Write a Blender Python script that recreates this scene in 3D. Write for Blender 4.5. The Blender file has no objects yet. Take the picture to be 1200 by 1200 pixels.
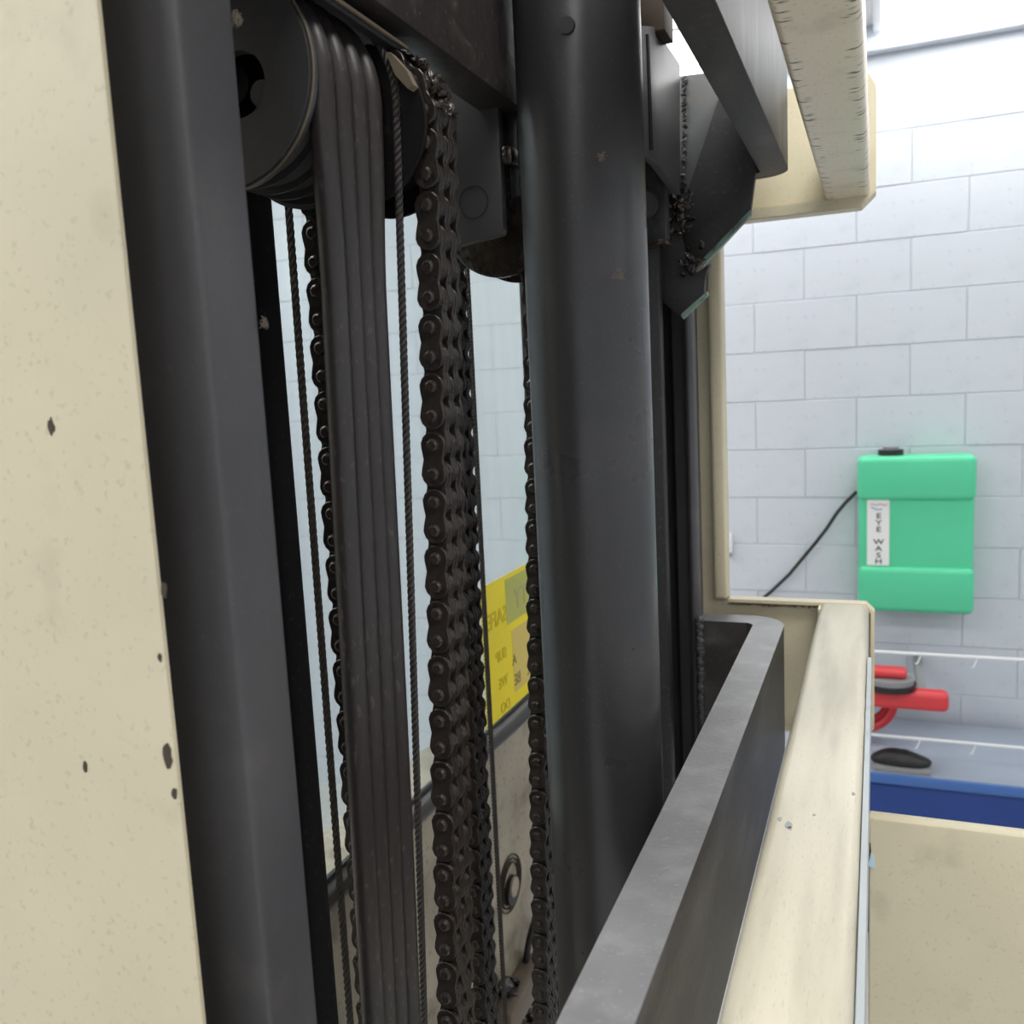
import bpy, bmesh, math, random
from mathutils import Vector, Matrix, noise
random.seed(7)
PI = math.pi
C = bpy.context.scene.collection
SC = bpy.context.scene

# ---------------------------------------------------------------- camera, world, light, exposure
F = 1050.0
CZ = 2.1
Yc = Vector((428, 160, -1050)).normalized()
Zc = Vector((-400, 7960, 1050)).normalized()
Xc = Yc.cross(Zc)
ROT = Matrix((Xc, Yc, Zc))                      # camera space -> world space
cam_d = bpy.data.cameras.new('camera')
cam = bpy.data.objects.new('camera', cam_d)
C.objects.link(cam)
cam.matrix_world = Matrix.Translation((0, 0, CZ)) @ ROT.to_4x4()
cam_d.sensor_width = 36
cam_d.lens = 36 * F / 1200
cam_d.clip_start = 0.01
cam_d.dof.use_dof = True
cam_d.dof.focus_distance = 0.68
cam_d.dof.aperture_fstop = 13.0
SC.camera = cam
SC.view_settings.view_transform = 'Standard'
SC.view_settings.look = 'None'
SC.view_settings.gamma = 1
SC.view_settings.use_curve_mapping = False
SC.view_settings.exposure = 0.0
w = bpy.data.worlds.new('world')
SC.world = w
w.use_nodes = True
w.node_tree.nodes['Background'].inputs[0].default_value = (0.9, 0.95, 1, 1)
w.node_tree.nodes['Background'].inputs[1].default_value = 0.3
ROOM = (-4.6, 3.4, -3.0, 4.0, 3.46)              # x0 x1 y0 y1 ceiling
PANELS = [(-3.2, -1.9, 18), (-1.3, -1.9, 24), (0.6, -1.9, 22), (2.5, -1.9, 8),
          (-3.2, 0.4, 22), (-1.3, 0.4, 34), (0.6, 0.4, 20), (2.5, 0.4, 8),
          (-3.2, 3.1, 16), (-0.75, 3.70, 9), (0.60, 3.72, 9), (2.5, 3.1, 12)]  # middle pair of this row added to whiten the ceiling seen there


def P(px, py, X=None, Y=None, Z=None):
    """the world point on a plane X=, Y= or Z= that a point of the 1200x1200 photograph shows"""
    d = ROT @ Vector((px - 600, 600 - py, -F))
    t = X / d.x if X is not None else Y / d.y if Y is not None else (Z - CZ) / d.z
    return Vector((0, 0, CZ)) + d * t


# ---------------------------------------------------------------- materials
def mat(name, base, rough=0.5, metal=0.0, spots=None, spot_amt=0.5, spot_scale=30, spot_lo=0.55, spot_hi=0.7,
        bump=0.0, bump_scale=200, var=0.0, var_scale=6, stretch=(1, 1, 1), fine=None, fine_amt=0.0, fine_scale=600,
        spec=0.5, rough_var=0.0, coat=0.0):
    m = bpy.data.materials.new(name)
    m.use_nodes = True
    nt = m.node_tree
    b = nt.nodes['Principled BSDF']
    b.inputs['Roughness'].default_value = rough
    b.inputs['Metallic'].default_value = metal
    b.inputs['Specular IOR Level'].default_value = spec
    b.inputs['Coat Weight'].default_value = coat
    tc = nt.nodes.new('ShaderNodeTexCoord')
    mp = nt.nodes.new('ShaderNodeMapping')
    mp.inputs['Scale'].default_value = stretch
    nt.links.new(tc.outputs['Object'], mp.inputs[0])
    col = None

    def nz(scale, detail=4):
        n = nt.nodes.new('ShaderNodeTexNoise')
        n.inputs['Scale'].default_value = scale
        n.inputs['Detail'].default_value = detail
        nt.links.new(mp.outputs[0], n.inputs['Vector'])
        return n

    def mix(a, fac, bcol, amt):
        mx = nt.nodes.new('ShaderNodeMix')
        mx.data_type = 'RGBA'
        if a is None:
            mx.inputs[6].default_value = (*base, 1)
        else:
            nt.links.new(a, mx.inputs[6])
        mx.inputs[7].default_value = (*bcol, 1)
        mu = nt.nodes.new('ShaderNodeMath')
        mu.operation = 'MULTIPLY'
        nt.links.new(fac, mu.inputs[0])
        mu.inputs[1].default_value = amt
        nt.links.new(mu.outputs[0], mx.inputs[0])
        return mx.outputs[2]

    def ramp(src, lo, hi):
        r = nt.nodes.new('ShaderNodeMapRange')
        r.inputs[1].default_value = lo
        r.inputs[2].default_value = hi
        nt.links.new(src, r.inputs[0])
        return r.outputs[0]
    b.inputs['Base Color'].default_value = (*base, 1)
    if var:
        col = mix(col, ramp(nz(var_scale).outputs[0], 0.3, 0.7), tuple(c * 0.45 for c in base), var)
    if spots:
        col = mix(col, ramp(nz(spot_scale, 6).outputs[0], spot_lo, spot_hi), spots, spot_amt)
    if fine:
        col = mix(col, ramp(nz(fine_scale, 2).outputs[0], 0.62, 0.72), fine, fine_amt)
    if col:
        nt.links.new(col, b.inputs['Base Color'])
    if rough_var:
        n = ramp(nz(14, 5).outputs[0], 0.3, 0.7)
        mr = nt.nodes.new('ShaderNodeMapRange')
        mr.inputs[3].default_value = rough - rough_var
        mr.inputs[4].default_value = rough + rough_var
        nt.links.new(n, mr.inputs[0])
        nt.links.new(mr.outputs[0], b.inputs['Roughness'])
    if bump:
        bp = nt.nodes.new('ShaderNodeBump')
        bp.inputs['Strength'].default_value = bump
        bp.inputs['Distance'].default_value = 0.002
        nt.links.new(nz(bump_scale, 5).outputs[0], bp.inputs['Height'])
        nt.links.new(bp.outputs[0], b.inputs['Normal'])
    return m


def emis(name, col, s):
    m = bpy.data.materials.new(name)
    m.use_nodes = True
    b = m.node_tree.nodes['Principled BSDF']
    b.inputs['Base Color'].default_value = (*col, 1)
    b.inputs['Emission Color'].default_value = (*col, 1)
    b.inputs['Emission Strength'].default_value = s
    return m


M = {}
M['mast'] = mat('mast_paint', (0.066, 0.063, 0.067), 0.44, spots=(0.15, 0.13, 0.11), spot_amt=0.3, spot_scale=22,
                spot_lo=0.6, spot_hi=0.8, var=0.35, var_scale=9, fine=(0.12, 0.115, 0.11), fine_amt=0.2, fine_scale=360,
                bump=0.1, bump_scale=120)
M['barshade'] = mat('bar_shaded_side', (0.036, 0.033, 0.032), 0.5, var=0.4, var_scale=10, spots=(0.15, 0.145, 0.14), spot_amt=0.5,
                   spot_scale=14, spot_lo=0.5, spot_hi=0.75, stretch=(1, .5, 1.5), fine=(0.18, 0.16, 0.13), fine_amt=0.3, fine_scale=300, bump=0.15)  # shade put into the colour of the bar faces turned from the light
M['beam'] = mat('beam_paint', (0.028, 0.023, 0.022), 0.42, var=0.4, spots=(0.10, 0.08, 0.07), spot_amt=0.5, spot_scale=24, spot_lo=.58, spot_hi=.75,
                fine=(0.14, 0.12, 0.10), fine_amt=0.5, fine_scale=200, bump=0.25, bump_scale=120)
M['barside'] = mat('bar_lit_scuffed_side', (0.065, 0.064, 0.066), 0.5, spec=0.3, var=0.6, var_scale=14, stretch=(1, 1.5, .35), spots=(0.15, 0.145, 0.14), spot_amt=0.6, spot_scale=20, spot_lo=.5, spot_hi=.7, fine=(0.02, 0.02, 0.02), fine_amt=.5, fine_scale=90)  # scuff streaks, plus a lighter tone painted in for the lit face
M['dark'] = mat('mast_dark_paint', (0.022, 0.021, 0.022), 0.5, var=0.3, fine=(0.10, 0.09, 0.08), fine_amt=0.4,
                fine_scale=240, bump=0.2, bump_scale=90)
M['ram'] = mat('cylinder_paint', (0.040, 0.039, 0.041), 0.34, var=0.5, var_scale=7, spots=(0.055, 0.052, 0.05),
               spot_amt=0.5, spot_scale=9, spot_lo=0.5, spot_hi=0.75, fine=(0.10, 0.09, 0.08), fine_amt=0.4, fine_scale=420,
               rough_var=0.09, bump=0.04, bump_scale=40)
M['bar'] = mat('bar_lit_steel', (0.19, 0.19, 0.197), 0.42, metal=0.0, var=0.35, var_scale=18, spots=(0.27, 0.265, 0.26),
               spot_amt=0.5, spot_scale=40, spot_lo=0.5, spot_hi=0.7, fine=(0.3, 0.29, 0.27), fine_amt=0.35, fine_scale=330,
               bump=0.15, bump_scale=300)  # lighter tone painted in for the lit top, with wear specks
M['cream'] = mat('cream_paint', (0.64, 0.575, 0.41), 0.38, var=0.12, var_scale=10, spots=(0.16, 0.13, 0.08),
                 spot_amt=0.3, spot_scale=16, spot_lo=0.6, spot_hi=0.8, fine=(0.25, 0.2, 0.13), fine_amt=0.22,
                 fine_scale=260, bump=0.06, bump_scale=80)
M['creamtube'] = mat('cream_tube_paint', (0.57, 0.53, 0.42), 0.36, var=0.3, var_scale=14, stretch=(4, 0.5, 1),
                     spots=(0.24, 0.21, 0.16), spot_amt=0.4, spot_scale=12, spot_lo=0.52, spot_hi=0.72,
                     fine=(0.25, 0.22, 0.17), fine_amt=0.35, fine_scale=300)
M['hose'] = mat('hose_rubber', (0.036, 0.030, 0.028), 0.42, var=0.35, var_scale=12, stretch=(1, 1, 0.4),
                fine=(0.13, 0.11, 0.10), fine_amt=0.4, fine_scale=320, bump=0.15, bump_scale=220)
M['chain'] = mat('greasy_chain', (0.020, 0.0155, 0.013), 0.33, spots=(0.060, 0.044, 0.034), spot_amt=0.55, spot_scale=90,
                 spot_lo=0.45, spot_hi=0.65, rough_var=0.12, bump=0.4, bump_scale=300)
M['pin'] = mat('pin_steel', (0.038, 0.029, 0.025), 0.34, metal=0.2, spots=(0.085, 0.055, 0.04), spot_amt=0.5, spot_scale=160,
               bump=0.2, bump_scale=400)
M['rope'] = mat('rope_wire', (0.052, 0.045, 0.04), 0.42, metal=0.3, var=0.4, var_scale=60)
M['matte'] = mat('matte_black', (0.012, 0.011, 0.011), 0.75, spec=0.15, fine=(0.07, 0.06, 0.05), fine_amt=0.3, fine_scale=200)
M['black'] = mat('black_rubber', (0.012, 0.012, 0.013), 0.45, bump=0.1)
M['grease'] = mat('grease', (0.02, 0.014, 0.010), 0.22, spots=(0.06, 0.04, 0.03), spot_amt=0.6, spot_scale=70, bump=1.0, bump_scale=110)
M['tan'] = mat('bare_tan_metal', (0.20, 0.16, 0.11), 0.5, var=0.4, var_scale=50)
M['brown'] = mat('brown_block', (0.050, 0.034, 0.020), 0.6, var=0.4, var_scale=30)
M['green_edge'] = mat('green_primer', (0.17, 0.24, 0.20), 0.5, spots=(0.05, 0.05, 0.05), spot_amt=0.8, spot_scale=60, spot_lo=0.5, spot_hi=0.6)
M['lightsteel'] = mat('scuffed_steel', (0.16, 0.165, 0.165), 0.42, metal=0.3, var=0.4, var_scale=20, spots=(0.26, 0.17, 0.12),
                      spot_amt=0.7, spot_scale=22, spot_lo=0.55, spot_hi=0.7)
M['wall'] = mat('block_paint', (0.60, 0.635, 0.69), 0.55, bump=0.5, bump_scale=26, spots=(0.55, 0.59, 0.64), spot_amt=0.5,
                spot_scale=9, fine=(0.45, 0.49, 0.54), fine_amt=0.5, fine_scale=40)
M['mortar'] = mat('mortar_joint', (0.57, 0.605, 0.66), 0.7)
M['ceil'] = mat('ceiling_white', (0.88, 0.88, 0.87), 0.7)
M['floor'] = mat('floor_concrete', (0.55, 0.54, 0.52), 0.35, var=0.2, var_scale=2, fine=(0.2, 0.2, 0.2), fine_amt=0.3, fine_scale=60)
M['eyegreen'] = mat('green_plastic', (0.10, 0.66, 0.36), 0.4, var=0.08)
M['white'] = mat('white_label', (0.88, 0.88, 0.86), 0.5)
M['ink'] = mat('black_print', (0.02, 0.02, 0.022), 0.6)
M['inkblue'] = mat('blue_print', (0.22, 0.36, 0.70), 0.6)
M['inkred'] = mat('red_print', (0.55, 0.28, 0.25), 0.6)
M['faintink'] = mat('faint_print', (0.70, 0.55, 0.01), 0.6)
M['olive'] = mat('olive_print', (0.26, 0.20, 0.05), 0.6)
M['paleink'] = mat('pale_print', (0.45, 0.43, 0.22), 0.6)
M['yellow'] = mat('yellow_sticker', (0.98, 0.78, 0.0), 0.45, var=0.12, var_scale=12)
M['red'] = mat('red_hose', (0.70, 0.05, 0.06), 0.4)
M['blue'] = mat('blue_bin', (0.012, 0.05, 0.25), 0.4)
M['bluelid'] = mat('blue_bin_rim', (0.06, 0.16, 0.45), 0.4)
M['wire'] = mat('white_wire', (0.75, 0.76, 0.78), 0.4)
M['grey'] = mat('grey_plastic', (0.28, 0.28, 0.29), 0.4)
M['tape'] = mat('blue_tape', (0.42, 0.62, 0.78), 0.3)
M['seal'] = mat('gasket_rubber', (0.030, 0.025, 0.021), 0.4, var=0.4, var_scale=30)
M['panelcream'] = mat('grimy_cream', (0.40, 0.345, 0.25), 0.45, var=0.6, var_scale=7, spots=(0.08, 0.05, 0.03), spot_amt=0.7,
                      spot_scale=14, spot_lo=0.56, spot_hi=0.75, fine=(0.1, 0.07, 0.05), fine_amt=0.7, fine_scale=120)
M['frame'] = mat('fixture_white', (0.8, 0.8, 0.8), 0.4)
M['led'] = emis('led_diffuser', (1.0, 0.99, 0.97), 3.0)


def glassmat(name, tint, gloss, refl_veil):
    m = bpy.data.materials.new(name)
    m.use_nodes = True
    nt = m.node_tree
    nt.nodes.clear()
    o = nt.nodes.new('ShaderNodeOutputMaterial')
    t = nt.nodes.new('ShaderNodeBsdfTransparent')
    t.inputs[0].default_value = (*tint, 1)
    g = nt.nodes.new('ShaderNodeBsdfGlossy')
    g.inputs['Roughness'].default_value = 0.06
    d = nt.nodes.new('ShaderNodeBsdfDiffuse')
    d.inputs[0].default_value = (0.8, 0.85, 0.85, 1)  # pale streaky veil painted in for reflections on the pane
    m1 = nt.nodes.new('ShaderNodeMixShader')
    m2 = nt.nodes.new('ShaderNodeMixShader')
    fr = nt.nodes.new('ShaderNodeFresnel')
    fr.inputs[0].default_value = 1.06
    tc = nt.nodes.new('ShaderNodeTexCoord')
    mp = nt.nodes.new('ShaderNodeMapping')
    mp.inputs['Scale'].default_value = (1, 1.6, 0.10)
    n = nt.nodes.new('ShaderNodeTexNoise')
    n.inputs['Scale'].default_value = 7
    nt.links.new(tc.outputs['Object'], mp.inputs[0])
    nt.links.new(mp.outputs[0], n.inputs['Vector'])
    r = nt.nodes.new('ShaderNodeMapRange')
    r.inputs[1].default_value = 0.35
    r.inputs[2].default_value = 0.7
    r.inputs[3].default_value = refl_veil * 0.4
    r.inputs[4].default_value = refl_veil * 1.6
    nt.links.new(n.outputs[0], r.inputs[0])
    nt.links.new(r.outputs[0], m1.inputs[0])
    nt.links.new(t.outputs[0], m1.inputs[1])
    nt.links.new(d.outputs[0], m1.inputs[2])
    nt.links.new(fr.outputs[0], m2.inputs[0])
    nt.links.new(m1.outputs[0], m2.inputs[1])
    nt.links.new(g.outputs[0], m2.inputs[2])
    nt.links.new(m2.outputs[0], o.inputs[0])
    return m


M['glass'] = glassmat('clear_guard', (0.93, 0.97, 0.965), 0.2, 0.14)


# cream tube with rows of short dark scuffs along its edges
def scuffed(name, base):
    m = mat(name, base, 0.36, var=0.15, var_scale=8, spots=(0.3, 0.25, 0.17), spot_amt=0.3, spot_scale=20, fine=(0.2, 0.16, 0.1),
            fine_amt=0.4, fine_scale=260)
    nt = m.node_tree
    b = nt.nodes['Principled BSDF']
    src = b.inputs['Base Color'].links[0].from_socket
    tc = nt.nodes.new('ShaderNodeTexCoord')
    mp = nt.nodes.new('ShaderNodeMapping')
    mp.inputs['Scale'].default_value = (38, 170, 38)
    nt.links.new(tc.outputs['Object'], mp.inputs[0])
    n = nt.nodes.new('ShaderNodeTexNoise')
    n.inputs['Scale'].default_value = 1.0
    n.inputs['Detail'].default_value = 1
    nt.links.new(mp.outputs[0], n.inputs['Vector'])
    r = nt.nodes.new('ShaderNodeMapRange')
    r.inputs[1].default_value = 0.60
    r.inputs[2].default_value = 0.66
    nt.links.new(n.outputs[0], r.inputs[0])
    sx = nt.nodes.new('ShaderNodeSeparateXYZ')
    nt.links.new(tc.outputs['Object'], sx.inputs[0])
    # the scuffs keep to two strips near the edges: |x| between 12 and 24 mm
    a = nt.nodes.new('ShaderNodeMath'); a.operation = 'ABSOLUTE'
    nt.links.new(sx.outputs[0], a.inputs[0])
    r2 = nt.nodes.new('ShaderNodeMapRange')
    r2.inputs[1].default_value = 0.012
    r2.inputs[2].default_value = 0.017
    nt.links.new(a.outputs[0], r2.inputs[0])
    mu = nt.nodes.new('ShaderNodeMath'); mu.operation = 'MULTIPLY'
    nt.links.new(r.outputs[0], mu.inputs[0]); nt.links.new(r2.outputs[0], mu.inputs[1])
    mx = nt.nodes.new('ShaderNodeMix'); mx.data_type = 'RGBA'
    nt.links.new(mu.outputs[0], mx.inputs[0])
    nt.links.new(src, mx.inputs[6])
    mx.inputs[7].default_value = (0.09, 0.065, 0.04, 1)
    nt.links.new(mx.outputs[2], b.inputs['Base Color'])
    return m


M['scuff'] = scuffed('scuffed_cream_paint', (0.80, 0.71, 0.54))


# ---------------------------------------------------------------- builders
def tag(o, label=None, cat=None, group=None, kind=None):
    if label: o['label'] = label
    if cat: o['category'] = cat
    if group: o['group'] = group
    if kind: o['kind'] = kind
    return o


def thing(name, label, cat, loc, group=None):
    o = bpy.data.objects.new(name, None)
    o.empty_display_size = 0.02
    C.objects.link(o)
    o.location = loc
    return tag(o, label, cat, group)


def link(name, me, parent=None, label=None, wm=None):
    o = bpy.data.objects.new(name, me)
    C.objects.link(o)
    if wm is not None:
        o.matrix_basis = wm
    if parent is not None:
        o.parent = parent
        inv = Matrix.Translation(-world_loc(parent))
        o.matrix_parent_inverse = inv
    if label: o['label'] = label
    return o


def world_loc(o):
    v = Vector(o.location)
    if o.parent is not None:
        v = v + world_loc(o.parent) + o.matrix_parent_inverse.translation
    return v


def build(name, bm, m, parent=None, label=None, smooth=False):
    bmesh.ops.recalc_face_normals(bm, faces=bm.faces)
    me = bpy.data.meshes.new(name)
    # origin at the middle of the foot
    xs = [v.co.x for v in bm.verts]; ys = [v.co.y for v in bm.verts]; zs = [v.co.z for v in bm.verts]
    org = Vector(((min(xs) + max(xs)) / 2, (min(ys) + max(ys)) / 2, min(zs)))
    for v in bm.verts:
        v.co -= org
    bm.to_mesh(me)
    bm.free()
    me.materials.append(m)
    if smooth:
        for p in me.polygons: p.use_smooth = True
        try:
            me.set_sharp_from_angle(angle=math.radians(35))
        except Exception:
            pass
    return link(name, me, parent, label, Matrix.Translation(org))


def add_box(bm, x0, x1, y0, y1, z0, z1, bev=0.0, seg=2):
    r = bmesh.ops.create_cube(bm, size=1)
    vs = r['verts']
    for v in vs:
        v.co = Vector((x0 + (v.co.x + .5) * (x1 - x0), y0 + (v.co.y + .5) * (y1 - y0), z0 + (v.co.z + .5) * (z1 - z0)))
    if bev:
        es = list({e for v in vs for e in v.link_edges})
        bmesh.ops.bevel(bm, geom=es, offset=bev, segments=seg, affect='EDGES', profile=0.5)
    return bm


def box(name, x0, x1, y0, y1, z0, z1, m, parent=None, bev=0.002, seg=2, label=None):
    bm = bmesh.new()
    add_box(bm, x0, x1, y0, y1, z0, z1, bev, seg)
    return build(name, bm, m, parent, label, smooth=True)


def add_prism(bm, pts, axis, a, b):
    """polygon pts (2D) extruded along axis from a to b; axis 'z': pts=(x,y); 'y': pts=(x,z); 'x': pts=(y,z)"""
    def mk(p, t):
        return {'z': (p[0], p[1], t), 'y': (p[0], t, p[1]), 'x': (t, p[0], p[1])}[axis]
    lo = [bm.verts.new(mk(p, a)) for p in pts]
    hi = [bm.verts.new(mk(p, b)) for p in pts]
    n = len(pts)
    for i in range(n):
        bm.faces.new((lo[i], lo[(i + 1) % n], hi[(i + 1) % n], hi[i]))
    bm.faces.new(lo)
    bm.faces.new(hi)
    return bm


def prism(name, pts, axis, a, b, m, parent=None, bev=0.0, label=None):
    bm = bmesh.new()
    add_prism(bm, pts, axis, a, b)
    if bev:
        bmesh.ops.bevel(bm, geom=list(bm.edges), offset=bev, segments=2, affect='EDGES', profile=0.5)
    return build(name, bm, m, parent, label, smooth=True)


def add_cyl(bm, c, axis, r, a, b, seg=32, r2=None):
    r2 = r if r2 is None else r2
    def mk(an, t, rr):
        u, v = rr * math.cos(an), rr * math.sin(an)
        return {'z': (c[0] + u, c[1] + v, t), 'y': (c[0] + u, t, c[1] + v), 'x': (t, c[0] + u, c[1] + v)}[axis]
    lo = [bm.verts.new(mk(2 * PI * i / seg, a, r)) for i in range(seg)]
    hi = [bm.verts.new(mk(2 * PI * i / seg, b, r2)) for i in range(seg)]
    for i in range(seg):
        bm.faces.new((lo[i], lo[(i + 1) % seg], hi[(i + 1) % seg], hi[i]))
    bm.faces.new(lo); bm.faces.new(hi)
    return bm


def cyl(name, c, axis, r, a, b, m, parent=None, seg=32, label=None, r2=None):
    bm = bmesh.new()
    add_cyl(bm, c, axis, r, a, b, seg, r2)
    return build(name, bm, m, parent, label, smooth=True)


def lathe(name, c, axis, prof, m, parent=None, seg=64, label=None, closed=True):
    """prof: list of (radius, position along axis); closed loop makes a ring"""
    bm = bmesh.new()
    def mk(an, r, t):
        u, v = r * math.cos(an), r * math.sin(an)
        return {'z': (c[0] + u, c[1] + v, t), 'y': (c[0] + u, t, c[1] + v), 'x': (t, c[0] + u, c[1] + v)}[axis]
    rings = [[bm.verts.new(mk(2 * PI * i / seg, r, t)) for i in range(seg)] for r, t in prof]
    n = len(rings)
    for k in range(n if closed else n - 1):
        A, B = rings[k], rings[(k + 1) % n]
        for i in range(seg):
            bm.faces.new((A[i], A[(i + 1) % seg], B[(i + 1) % seg], B[i]))
    return build(name, bm, m, parent, label, smooth=True)


def add_tube(bm, path, r, seg=10, lobes=0, twist=0.0, lobe=0.12, caps=True):
    """a tube along path; lobes/twist give the strands of a wire rope"""
    n = len(path)
    prev = None
    L = 0
    nrm = None
    rings = []
    for i, p in enumerate(path):
        p = Vector(p)
        t = (Vector(path[min(i + 1, n - 1)]) - Vector(path[max(i - 1, 0)])).normalized()
        if nrm is None:
            nrm = t.orthogonal().normalized()
        else:
            nrm = (nrm - t * nrm.dot(t)).normalized()
        bn = t.cross(nrm)
        if prev is not None: L += (p - prev).length
        prev = p
        ring = []
        for k in range(seg):
            a = 2 * PI * k / seg
            rr = r * (1 - lobe + lobe * abs(math.cos(lobes * a / 2)) * 1.6 - lobe * .6) if lobes else r
            aa = a + twist * L
            ring.append(bm.verts.new(p + nrm * (rr * math.cos(aa)) + bn * (rr * math.sin(aa))))
        rings.append(ring)
    for A, B in zip(rings, rings[1:]):
        for k in range(seg):
            bm.faces.new((A[k], A[(k + 1) % seg], B[(k + 1) % seg], B[k]))
    if caps:
        bm.faces.new(rings[0]); bm.faces.new(rings[-1])
    return bm


def tube(name, path, r, m, parent=None, seg=12, label=None, **k):
    bm = bmesh.new()
    add_tube(bm, path, r, seg, **k)
    return build(name, bm, m, parent, label, smooth=True)


def lump(bm, c, r):
    q = bmesh.ops.create_icosphere(bm, subdivisions=2, radius=1)
    m = Matrix.Rotation(random.uniform(0, 6), 3, Vector((random.random(), random.random(), random.random() + .1)).normalized()) @ Matrix.Diagonal((1, random.uniform(.3, .8), random.uniform(.25, .6)))
    for v in q['verts']:
        k = 1 + .55 * noise.noise(v.co * 2.3 + Vector(c) * 900)
        v.co = Vector(c) + (m @ v.co) * (r * k)


def arc(c, r, a0, a1, n):
    return [(c[0] + r * math.cos(a0 + (a1 - a0) * i / n), c[1] + r * math.sin(a0 + (a1 - a0) * i / n)) for i in range(n + 1)]


def resample(path, d):
    out = [Vector(path[0])]
    need = d
    for a, b in zip(path, path[1:]):
        a, b = Vector(a), Vector(b)
        L = (b - a).length
        pos = 0
        while L - pos >= need:
            pos += need
            out.append(a.lerp(b, pos / L))
            need = d
        need -= L - pos
    return out


def text(name, body, loc, size, m, parent=None, rot=None, mirror=False, bold=0.0, spacing=1.0, wide=1.0, depth=0.0003):
    cu = bpy.data.curves.new(name, 'FONT')
    cu.body = body
    cu.size = size
    cu.extrude = depth
    cu.offset = bold
    cu.align_x = 'CENTER'
    cu.align_y = 'CENTER'
    cu.space_line = spacing
    tmp = bpy.data.objects.new(name, cu)
    C.objects.link(tmp)
    dg = bpy.context.evaluated_depsgraph_get()
    me = bpy.data.meshes.new_from_object(tmp.evaluated_get(dg))
    bpy.data.objects.remove(tmp)
    R = rot if rot is not None else Matrix.Rotation(PI / 2, 4, 'X')
    if mirror:
        me.transform(Matrix.Diagonal((-1, 1, 1, 1)))
    me.transform(Matrix.Diagonal((wide, 1, 1, 1)))
    me.transform(R)
    me.materials.clear()
    me.materials.append(m)
    return link(name, me, parent, None, Matrix.Translation(loc))


# ================================================================ SETTING
X0, X1, Y0, Y1, ZT = ROOM
tag(box('floor', X0, X1, Y0, Y1, -0.1, 0, M['floor'], bev=0), kind='structure')
tag(box('ceiling', X0, X1, Y0, Y1 + 0.2, ZT, ZT + 0.1, M['ceil'], bev=0), kind='structure')
tag(box('wall_left', X0 - 0.1, X0, Y0, Y1, 0, ZT, M['wall'], bev=0), kind='structure')
tag(box('wall_right', X1, X1 + 0.1, Y0, Y1, 0, ZT, M['wall'], bev=0), kind='structure')
tag(box('wall_front', X0, X1, Y0 - 0.1, Y0, 0, ZT, M['wall'], bev=0), kind='structure')
wb = tag(box('wall_back', X0, X1, Y1 + 0.006, Y1 + 0.15, 0, ZT, M['mortar'], bev=0), kind='structure')
# concrete blocks, 8 x 16 inch running bond, each its own piece
BH, BW = 0.2075, 0.406
zc0 = 1.390 - 7 * BH
nrow = 16
def block_mesh(x0, x1, h, seed):
    bm = bmesh.new()
    add_box(bm, x0, x1, 0, 0.02, 0, h, 0.0022, 1)
    bmesh.ops.recalc_face_normals(bm, faces=bm.faces)
    me = bpy.data.meshes.new('block')
    bm.to_mesh(me); bm.free()
    me.materials.append(M['wall'])
    return me
full = block_mesh(0.0010, BW - 0.0010, BH - 0.0028, 0)
seam_x = -0.283
nblk = 0
for r in range(-1, nrow):
    z = zc0 + r * BH
    if z + BH < 0.03: continue
    z_lo = max(z, 0.0)
    x = seam_x - (0.5 * BW if r % 2 else 0) - BW * 10
    while x < 1.85:
        if x > -4.5 and z + BH < ZT:
            o = link('block', full, wb, None, Matrix.Translation((x, Y1 + 0.0015 + random.uniform(-.0012, .0012), z + 0.001)))
            nblk += 1
        x += BW
tb = box('trim_1', X0, X1, Y1 - 0.05, Y1 + 0.02, 3.345, 3.395, M['wall'], bev=0.004)
tag(tb, kind='structure')

# ceiling lights
for i, (x, y, power) in enumerate(PANELS):
    where = ['far left', 'left', 'right', 'far right'][i % 4] + ' ' + ['behind the operator', 'over the mast', 'in front of the block wall (middle pair added to whiten the ceiling)'][i // 4]
    t = thing('ceiling_light', 'white recessed ceiling light panel, %s' % where, 'ceiling light', (x, y, ZT - 0.03), 'ceiling light panels')
    box('fixture_frame', x - .62, x + .62, y - .32, y + .32, ZT - 0.028, ZT - 0.001, M['frame'], t, bev=0.003)
    box('diffuser', x - .59, x + .59, y - .29, y + .29, ZT - 0.034, ZT - 0.027, M['led'], t, bev=0)
    ld = bpy.data.lights.new('panel_light', 'AREA')
    ld.shape = 'RECTANGLE'
    ld.size, ld.size_y = 1.15, 0.56
    ld.energy = power
    ld.color = (1.0, 0.985, 0.96)
    lo = bpy.data.objects.new('panel_light', ld)
    C.objects.link(lo)
    lo.location = (x, y, ZT - 0.04)
    lo.parent = t
    lo.matrix_parent_inverse = Matrix.Translation(-Vector(t.location))
# suspension rails under the ceiling
for j, (y, z) in enumerate(((3.5, 3.40), (3.05, 3.40))):
    tag(tube('conduit', [(-4.3, y, z), (3.2, y, z)], 0.006, M['grey'], seg=8),
        'thin grey conduit under the ceiling, %s' % ('nearest the block wall' if j == 0 else 'second from the block wall'),
        'conduit', 'conduits under the ceiling')

# ================================================================ MAST RAILS
ZB, ZU = 1.1, 2.75


def channel(name, label, pts, m, bev=0.003, ztop=None):
    bm = bmesh.new()
    add_prism(bm, pts, 'z', ZB, ztop or ZU)
    es = [e for e in bm.edges if abs(e.verts[0].co.z - e.verts[1].co.z) > .1]
    bmesh.ops.bevel(bm, geom=es, offset=bev, segments=3, affect='EDGES', profile=0.5)
    return tag(build(name, bm, m, smooth=True), label, 'mast rail', 'mast rails')


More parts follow.
